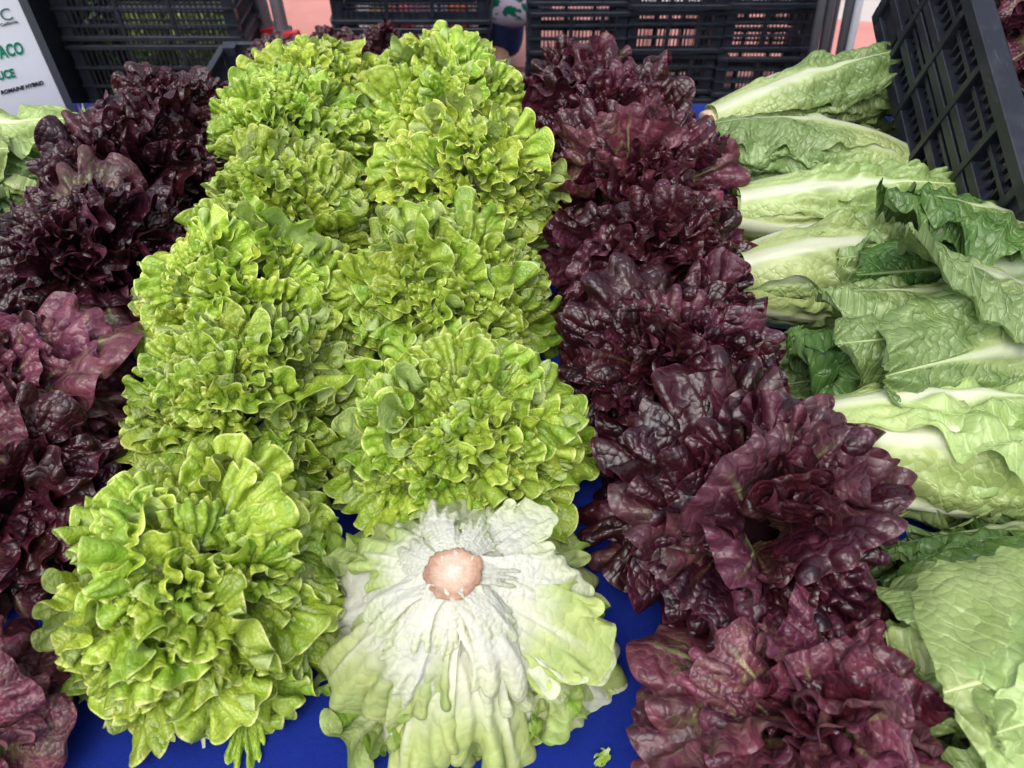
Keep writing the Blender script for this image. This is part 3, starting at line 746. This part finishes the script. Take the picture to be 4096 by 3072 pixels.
def lettuce(kind, c, axis, n, size, seed, label, group):
    ax = Vector(axis).normalized(); r = np.random.default_rng(seed)
    name = {'g': 'green_lettuce', 'r': 'red_lettuce', 'p': 'red_lettuce', 'm': 'red_lettuce'}[kind]
    root = empty(name, Vector(c)-ax*.028*size, label, 'lettuce', group); aim(root, ax, r.random()*6.28)
    if kind == 'g':
        rosette(root, n, lambda t, r: (LG_OUT if t < .5+.15*r.normal() else LG_IN)[r.integers(12)], r, size, s_out=.55, s_in=.46, tilt_jit=22, roll=70, reach=.058*size, core=.0, vary=.11)
        core_ball(root, .030*size, -.005, GCORE)
    else:
        ps = {'r': .06, 'm': .36, 'p': 1.3}[kind]
        def pick(t, r):
            if kind == 'p' and (t < .10+.1*r.random() or r.random() < .14): return LP_BIG[r.integers(6)]
            if r.random() < ps*(1-.6*t): return LP_OUT[r.integers(12)]
            return LR_OUT[r.integers(14)] if t < .6+.15*r.normal() else LR_IN[r.integers(8)]
        rosette(root, n, pick, r, size, tilt_jit=24, roll=66, s_out=.72, s_in=.58, reach=.040*size, core=.0, vary=.16, shade={'r': 1.0, 'm': 1.1, 'p': 1.65}[kind])
        core_ball(root, .028*size, -.005, RCORE)
    return root
GG, RG, LGp = 'green oakleaf lettuces in two columns', 'red oakleaf lettuces beside the romaine', 'red oakleaf lettuces beside the sign'
GREENS = [
 ((-.280, .335, .880), (-.05, -.40, 1), 170, 1.10, 'Large green oakleaf lettuce in front, beside the upturned white head'),
 ((-.291, .535, .885), (-.10, -.60, 1), 170, 1.08, 'Green oakleaf lettuce directly behind the large front one, second in its column'),
 ((-.325, .690, .890), (-.15, -.65, 1), 170, 1.08, 'Third green oakleaf lettuce in the column beside the red ones near the sign'),
 ((-.304, .860, .900), (-.05, -.70, 1), 170, 0.98, 'Fourth green oakleaf lettuce in the column nearer the sign'),
 ((-.335, 1.055, .905), (-.10, -.70, 1), 170, 1.05, 'Fifth green oakleaf lettuce in the sign-side column, second from its rear'),
 ((-.345, 1.240, .872), (-.10, -.50, 1), 170, 1.08, 'Rearmost green oakleaf lettuce of the sign-side column, below the clamp poles'),
 ((-.050, .485, .885), (.10, -.60, 1), 170, 1.08, 'Green oakleaf lettuce right behind the upturned white head'),
 ((-.080, .690, .890), (.05, -.75, 1), 170, 1.10, 'Second green oakleaf lettuce behind the upturned white head, heart showing'),
 ((-.056, .915, .905), (.10, -.70, 1), 170, 1.12, 'Third green oakleaf lettuce behind the upturned white head'),
 ((-.098, 1.115, .905), (.10, -.70, 1), 170, 1.12, 'Fourth green oakleaf lettuce behind the upturned white head'),
 ((-.120, 1.262, .868), (.05, -.40, 1), 170, 1.10, 'Rearmost green oakleaf lettuce of the inner column, below the bright cartons')]
for k, (c, a, n, s_, lb) in enumerate(GREENS): lettuce('g', c, a, n, s_, 100+k, lb, GG)
REDS = [
 ('p', (.240, .212, .862), (.05, -.30, 1), 66, 0.99, 'Rosy broad-leaved red lettuce frontmost beside the pale romaine leaves'),
 ('m', (.226, .395, .880), (.05, -.55, 1), 80, 1.17, 'Wide red oakleaf lettuce with greenish flecks, second from the front'),
 ('r', (.174, .585, .885), (.0, -.60, 1), 80, 1.06, 'Third dark red oakleaf lettuce counted from the rosy front one'),
 ('r', (.176, .765, .890), (.0, -.65, 1), 76, 1.02, 'Fourth dark red oakleaf lettuce counted from the rosy front one'),
 ('m', (.180, .933, .900), (.05, -.65, 1), 76, 1.08, 'Fifth red oakleaf lettuce with pale green patches, level with the romaine stems'),
 ('r', (.145, 1.080, .900), (.0, -.60, 1), 76, 1.04, 'Sixth dark red oakleaf lettuce, before the stacked crates'),
 ('r', (.118, 1.222, .885), (-.05, -.45, 1), 76, 0.99, 'Rearmost dark red oakleaf lettuce touching the stacked crates')]
for k, (kd, c, a, n, s_, lb) in enumerate(REDS): lettuce(kd, c, a, n, s_, 200+k, lb, RG)
LEFT = [
 ('r', (-.545, 1.165, .880), (-.05, -.55, 1), 64, 0.80, 'Rearmost red oakleaf lettuce beside the price card'),
 ('r', (-.550, .990, .885), (-.10, -.60, 1), 76, 1.04, 'Second red oakleaf lettuce from the rear in the column by the card'),
 ('r', (-.550, .790, .885), (-.10, -.65, 1), 80, 1.04, 'Third dark red lettuce from the rear in the column by the card'),
 ('p', (-.550, .545, .880), (-.10, -.55, 1), 72, 1.04, 'Mauve red lettuce with broad leaves, fourth in the column by the card'),
 ('m', (-.505, .425, .875), (-.05, -.50, 1), 76, 1.02, 'Glossy maroon lettuce beside the large front green one'),
 ('p', (-.455, .205, .860), (.10, -.30, 1), 52, 0.75, 'Small purple lettuce at the table corner before the maroon one')]
for k, (kd, c, a, n, s_, lb) in enumerate(LEFT): lettuce(kd, c, a, n, s_, 300+k, lb, LGp)
# red lettuces in the crate behind the table and in the tilted crate
for k, (c, lb) in enumerate((((-.29, 1.70, .74), 'Red lettuce rising from the crate below the bright cartons'), ((-.40, 1.74, .70), 'Red lettuce in the crate behind the rear green lettuces, middle one'), ((-.51, 1.72, .69), 'Red lettuce in the crate below the silver clamp poles'))):
    lettuce('m', c, (0, -.3, 1), 24, .85, 400+k, lb, 'red lettuces in the rear crate')
for k, (c, kd, lb) in enumerate((((.735, .90, 1.02), 'r', 'Dark red lettuce low in the tilted crate'), ((.745, 1.05, 1.09), 'm', 'Red and green lettuce in the middle of the tilted crate'), ((.755, 1.20, 1.15), 'm', 'Red lettuce with green leaf at the raised end of the tilted crate'), ((.93, 1.00, 1.03), 'r', 'Dark red lettuce in the tilted crate, far side from the romaine'))):
    lettuce(kd, c, (-.2, -.55, 1), 30, .95, 420+k, lb, 'red lettuces in the tilted crate')

# the upturned head: cut stem on top, pale ribs running down all round
wh = empty('upturned_lettuce', (-.046, .305, .955), 'Upturned pale lettuce showing its browned cut stem and white ribs', 'lettuce')
aim(wh, (-.02, -.22, 1), .3)
rw = np.random.default_rng(5)
cl = lambda: float(np.clip(rw.normal(), -1.3, 1.3))
for ring, (n, th, sc, drop) in enumerate(((7, 108, .40, .0), (10, 112, .58, .003), (11, 116, .76, .007), (13, 120, .92, .012), (14, 124, 1.04, .019), (15, 129, 1.12, .027), (14, 134, 1.15, .036))):
    for i in range(n):
        az = 2*math.pi*(i+.5*(ring % 2)+.25*cl())/n; t_ = R(th+5*cl()); s_ = sc*(1+.09*cl())
        up = Vector((math.sin(t_)*math.cos(az), math.sin(t_)*math.sin(az), math.cos(t_)))
        ins = Vector((math.cos(t_)*math.cos(az), math.cos(t_)*math.sin(az), -math.sin(t_)))
        M = Matrix((up.cross(ins), up, ins)).transposed() @ Matrix.Rotation(R(18)*cl(), 3, 'Y')
        s_ *= 1-.30*max(0, (wh.rotation_quaternion @ up).y)
        o = bpy.data.objects.new('leaf', (LWW if ring < 2 or (ring < 5 and rw.random() < .5) else LW)[rw.integers(len(LW))]); C.objects.link(o); o.parent = wh
        o.matrix_local = Matrix.Translation(Vector((0, 0, -drop))+Vector((up.x, up.y, 0)).normalized()*.012) @ M.to_4x4() @ Matrix.Diagonal((s_*(1 if rw.random() < .5 else -1), s_, s_, 1))
LGP = recolour(LG_OUT[:8], PALE)
for i in range(20):                                  # frilled leaf ends spreading on the cloth
    az = 2*math.pi*(i+.3*cl())/20; t_ = R(112+12*cl())
    up = Vector((math.sin(t_)*math.cos(az), math.sin(t_)*math.sin(az), math.cos(t_)))
    if (wh.rotation_quaternion @ up).y > .35: continue
    ins = Vector((math.cos(t_)*math.cos(az), math.cos(t_)*math.sin(az), -math.sin(t_)))
    M = Matrix((up.cross(ins), up, ins)).transposed() @ Matrix.Rotation(R(35)*cl(), 3, 'Y')
    o = bpy.data.objects.new('leaf', LGP[rw.integers(8)]); C.objects.link(o); o.parent = wh; s_ = .54*(1+.15*cl())
    o.color = (.72, .82, .6, 1)
    o.matrix_local = Matrix.Translation(Vector((.068*math.cos(az), .068*math.sin(az), -.110))) @ M.to_4x4() @ Matrix.Diagonal((s_, s_, s_, 1))
def stem_mesh():
    V, Fc = [], []; n = 64; r = random.Random(3)
    jag = [1+.05*r.uniform(-1, 1)+.05*math.sin(3*2*math.pi*k/n+1)+.03*math.sin(7*2*math.pi*k/n) for k in range(n)]
    prof = [(.024, -.035), (.0205, -.004), (.0215, .001), (.0195, .0025), (.017, .0012), (.010, .0012), (.003, .0008)]
    for q, (rad, z) in enumerate(prof):
        for k in range(n):
            a = 2*math.pi*k/n; w = jag[k] if q < 4 else 1
            V.append((rad*w*math.cos(a)*1.08, rad*w*math.sin(a)*.95, z+(.001 if q < 4 else .0002)*r.uniform(-1, 1)))
    for q in range(len(prof)-1): Fc += [(q*n+k, q*n+(k+1) % n, (q+1)*n+(k+1) % n, (q+1)*n+k) for k in range(n)]
    Fc.append(tuple(range((len(prof)-1)*n, len(prof)*n)))
    me = mesh_from('cut_stem', V, Fc, STEMCUT, True); me.materials.append(STEMRIM)
    for p in me.polygons:
        if p.index < 4*n: p.material_index = 1
    return me
link('cut_stem', stem_mesh(), None, wh)['label'] = 'browned cut stem with a torn rind'
core_ball(wh, .068, -.085, plain('pale_heart', (.45, .52, .2), .5, .4, 60, .4))

# ------------------------------------------------------------------ romaine
def romaine_leaf(root, A, L, phi, R0, lay, hw, flare, seed, mat, u0=0.0, wave=1.0, tipdrop=0.0, frame=None, openness=1.0):
    r = np.random.default_rng(seed); nu, nv = 60, 37
    u = np.linspace(0, 1, nu)[:, None]; v = np.linspace(-1, 1, nv)[None, :]
    e1, e2, e3 = frame
    us = np.clip((u-.02)/.98, 0, 1)
    blade = np.clip((us-.06)/.5, 0, 1); blade = blade*blade*(3-2*blade)
    tip = np.sqrt(np.clip(1-np.clip((us-.62)/.385, 0, 1)**2.4, 0, 1))
    w = (R0*.62*(1-us*.6)*(1-blade)+hw*blade)*tip+.0006
    ser = 1+.035*np.sin(u*r.uniform(60, 90)+r.random()*6)*np.abs(v)**4+.05*np.sin(u*r.uniform(14, 22)+np.sign(v)*2+r.random()*6)*np.abs(v)**2
    body = R0*(.55+.75*np.sin(np.pi*np.clip(us*.92+.04, 0, 1))**.8*(1-.25*us))
    s_ = v*w*ser
    Rc = np.maximum(body*openness, w/2.6)+lay*.3
    x = Rc*np.sin(s_/Rc); z = Rc*(np.cos(s_/Rc)-1)
    ed = np.abs(v)**2.5*blade
    rip = 0
    for k in range(5):
        f = r.uniform(3, 9+4*k); rip = rip+r.normal()*np.sin(f*2*np.pi*u*.6+r.random()*6.28+np.sign(v)*r.random()*3+v*r.normal()*2)/(1+.35*k)
    wrn = 0
    for k in range(6):
        a, b = r.normal(size=2)*22; wrn = wrn+np.sin(a*u+b*.4*v+r.random()*6.28)
    lat = np.sin((u*L*100*.55-np.abs(s_)*42)*2*np.pi)
    zz = z+wave*(.0085*rip*ed+.0026*wrn*blade*np.clip(np.abs(v)*4, 0, 1)-.0014*lat*np.clip(np.abs(v)*5-.3, 0, 1)*blade)
    rib = .006*(1-us)**.8*np.exp(-(v*w/(.004+.012*(1-us)))**2)     # the rib stands proud on the outer side
    rad = body+lay+zz+rib+flare*us**2.2*hw*2.2
    A3 = np.array(A); c, s2 = math.cos(phi), math.sin(phi)
    out = e2*c+e3*s2; tan = -e2*s2+e3*c
    bow = .03*math.sin(r.random()*6)
    P = A3+e1*(u*L*(1-.12*flare*u))[..., None]+out*rad[..., None]+tan*(x+bow*L*u**2)[..., None]
    P[..., 2] -= tipdrop*us**2.5*np.ones_like(v)
    fl = TZ+.004+.004*r.random()
    P[..., 2] = np.where(P[..., 2] < fl+.01, fl+.01*np.exp((np.minimum(P[..., 2], fl+.01)-fl-.01)/.01)-.0, P[..., 2])
    # adaxial side faces the axis
    uv = np.stack([np.broadcast_to(v*.5+.5, P.shape[:2]), np.broadcast_to(u, P.shape[:2])], -1)
    met = np.stack([s_*100, np.broadcast_to(u*L*100, P.shape[:2])], -1)
    loc = P-np.array(root.location)
    link('leaf', grid_mesh('leaf', loc, uv, met+np.array([0, 0]), mat), None, root)
def romaine(base, tip, R0, n, seed, label, group, mat=None, hw=.062, inner=None, flare=.25, butt=True, specials=(), roll=0.0, drop=.0):
    r = np.random.default_rng(seed); mat = mat or ROMAINE; inner = inner or mat
    b, t = np.array(base, float), np.array(tip, float); e1 = t-b; L = float(np.linalg.norm(e1)); e1 /= L
    e3 = np.cross(e1, [0, 0, 1.0]); e3 /= np.linalg.norm(e3); e2 = np.cross(e3, e1)
    root = empty('romaine_lettuce', base, label, 'lettuce', group)
    for i in range(n):
        q = i/(n-1)                       # 0 = innermost
        phi = roll+i*2.39996+.15*r.normal()
        romaine_leaf(root, b, L*(1.0-.10*q*r.random()), phi, R0*(.62+.38*q), .004*q, hw*(.8+.25*q)*(1+.07*r.normal()), flare*(.15+q*r.random()), seed*31+i, inner if q < .45 else mat, frame=(e1, e2, e3), tipdrop=drop*q*r.random(), wave=.8+.5*r.random())
    for k, (phi, ln, h_, fl, m_, op) in enumerate(specials):     # loose outer leaves
        romaine_leaf(root, b, L*ln, phi, R0, .008+.004*k, h_, fl, seed*77+k, m_, frame=(e1, e2, e3), tipdrop=drop, wave=1.3 if op < 2.5 else .45, openness=op)
    if butt:
        m4 = Matrix((Vector(e2), Vector(e3), Vector(e1))).transposed()
        me = tube_mesh('cut_butt', [Vector(e1)*-.012, Vector(e1)*-.010, Vector(e1)*.03], [R0*.50, R0*.58, R0*.62], STEMPALE, 24)
        link('cut_butt', me, None, root)
    return root
STEMPALE = plain('pale_cut_butt', (.72, .58, .44), .6, .6, 60, .4, dark=(.45, .22, .12))
RO = 'romaine lettuces lying on the blue cloth'
romaine((.320, 1.150, .870), (.665, 1.235, .915), .050, 10, 1, 'Romaine farthest back, cut butt towards the red lettuce, leaf tips at the crate', RO, hw=.058, flare=.35)
romaine((.585, 1.030, .865), (.288, 1.085, .870), .050, 10, 2, 'Romaine with closed rounded tip beside the red lettuces, second from the back', RO, hw=.066, flare=.05, butt=False, roll=.2)
romaine((.310, .915, .870), (.625, .905, .875), .052, 10, 3, 'Pale romaine third from the back, white stalk by the red lettuces', RO, mat=ROMAINE_PALE, hw=.062, flare=.2, butt=False)
romaine((.285, .775, .865), (.560, .800, .870), .056, 10, 4, 'Romaine with broad white stalks beside the dark red lettuce, half covered', RO, mat=ROMAINE_PALE, inner=ROMAINE, hw=.06, flare=.35, butt=False)
romaine((.700, .765, .885), (.385, .745, .900), .050, 9, 5, 'Deep green romaine head with blistered tips over the white stalks', RO, mat=ROMAINE_DARK, inner=ROMAINE, hw=.068, flare=.45, butt=False, drop=.02, specials=((.1, .8, .075, .5, ROMAINE_DARK, 1.6),))
romaine((.640, .640, .885), (.305, .595, .875), .052, 9, 6, 'Spreading romaine with folded green tips in the middle of the row', RO, mat=ROMAINE, inner=ROMAINE_DARK, hw=.072, flare=.55, butt=False, drop=.03, specials=((.25, .72, .095, .7, ROMAINE, 2.0), (-.7, .9, .08, .5, ROMAINE, 1.8)))
romaine((.300, .500, .865), (.600, .470, .870), .052, 10, 7, 'Light green romaine with long pale rib, white stalk at the flecked red lettuce', RO, mat=ROMAINE_PALE, hw=.075, flare=.15, specials=((-.35, 1.0, .085, .12, ROMAINE_PALE, 1.7),))
romaine((.600, .370, .850), (.330, .345, .845), .046, 8, 8, 'Dark romaine tucked low behind the frontmost pale leaves', RO, mat=ROMAINE_DARK, inner=ROMAINE_DARK, hw=.066, flare=.5, butt=False, drop=.02)
romaine((.535, .265, .900), (.290, .215, .895), .048, 8, 9, 'Frontmost romaine with broad pale smooth leaves beside the rosy lettuce', RO, mat=ROMAINE_PALE, hw=.075, flare=.6, butt=False, drop=.05, specials=((-.1, 1.0, .10, .35, ROMAINE_PALE, 3.0), (-.9, 1.0, .10, .35, ROMAINE_PALE, 3.0), (.5, .95, .10, .3, ROMAINE_PALE, 3.0)))
romaine((-.955, 1.075, .853), (-.645, 1.125, .852), .050, 10, 10, 'Romaine lying just below the white handwritten card', RO, mat=ROMAINE_PALE, inner=ROMAINE, hw=.062, flare=.2)
romaine((-.960, .985, .880), (-.665, 1.000, .875), .048, 9, 11, 'Romaine second from the card, pressed against dark red leaves', RO, mat=ROMAINE_PALE, inner=ROMAINE, hw=.062, flare=.25)
romaine((-.930, .875, .872), (-.670, .890, .868), .046, 8, 12, 'Romaine third from the card, only its leaf ends in view', RO, mat=ROMAINE, hw=.06, flare=.3)

# scraps of leaf on the cloth
for k, (x, y, sc, rot, m_, lb) in enumerate(((.092, .268, .16, 1.0, LG_OUT, 'Pale torn leaf scrap near the rosy lettuce, larger one'), (.083, .222, .18, 2.4, LG_IN, 'Small pale leaf scrap lying at the front between the heads'), (-.262, .222, .10, .3, LW, 'Tiny dry leaf scrap in front of the large green lettuce'), (-.235, .275, .60, 3.3, LG_IN, 'Limp green leaf scrap under the large front lettuce'))):
    o = bpy.data.objects.new('leaf_scrap', m_[k]); C.objects.link(o); o.location = (x, y, TZ+.008); o.scale = (sc*.45, sc, sc*.5); o.rotation_euler = (.1, .05, rot)
    tag(o, lb, 'leaf', 'loose leaf scraps')
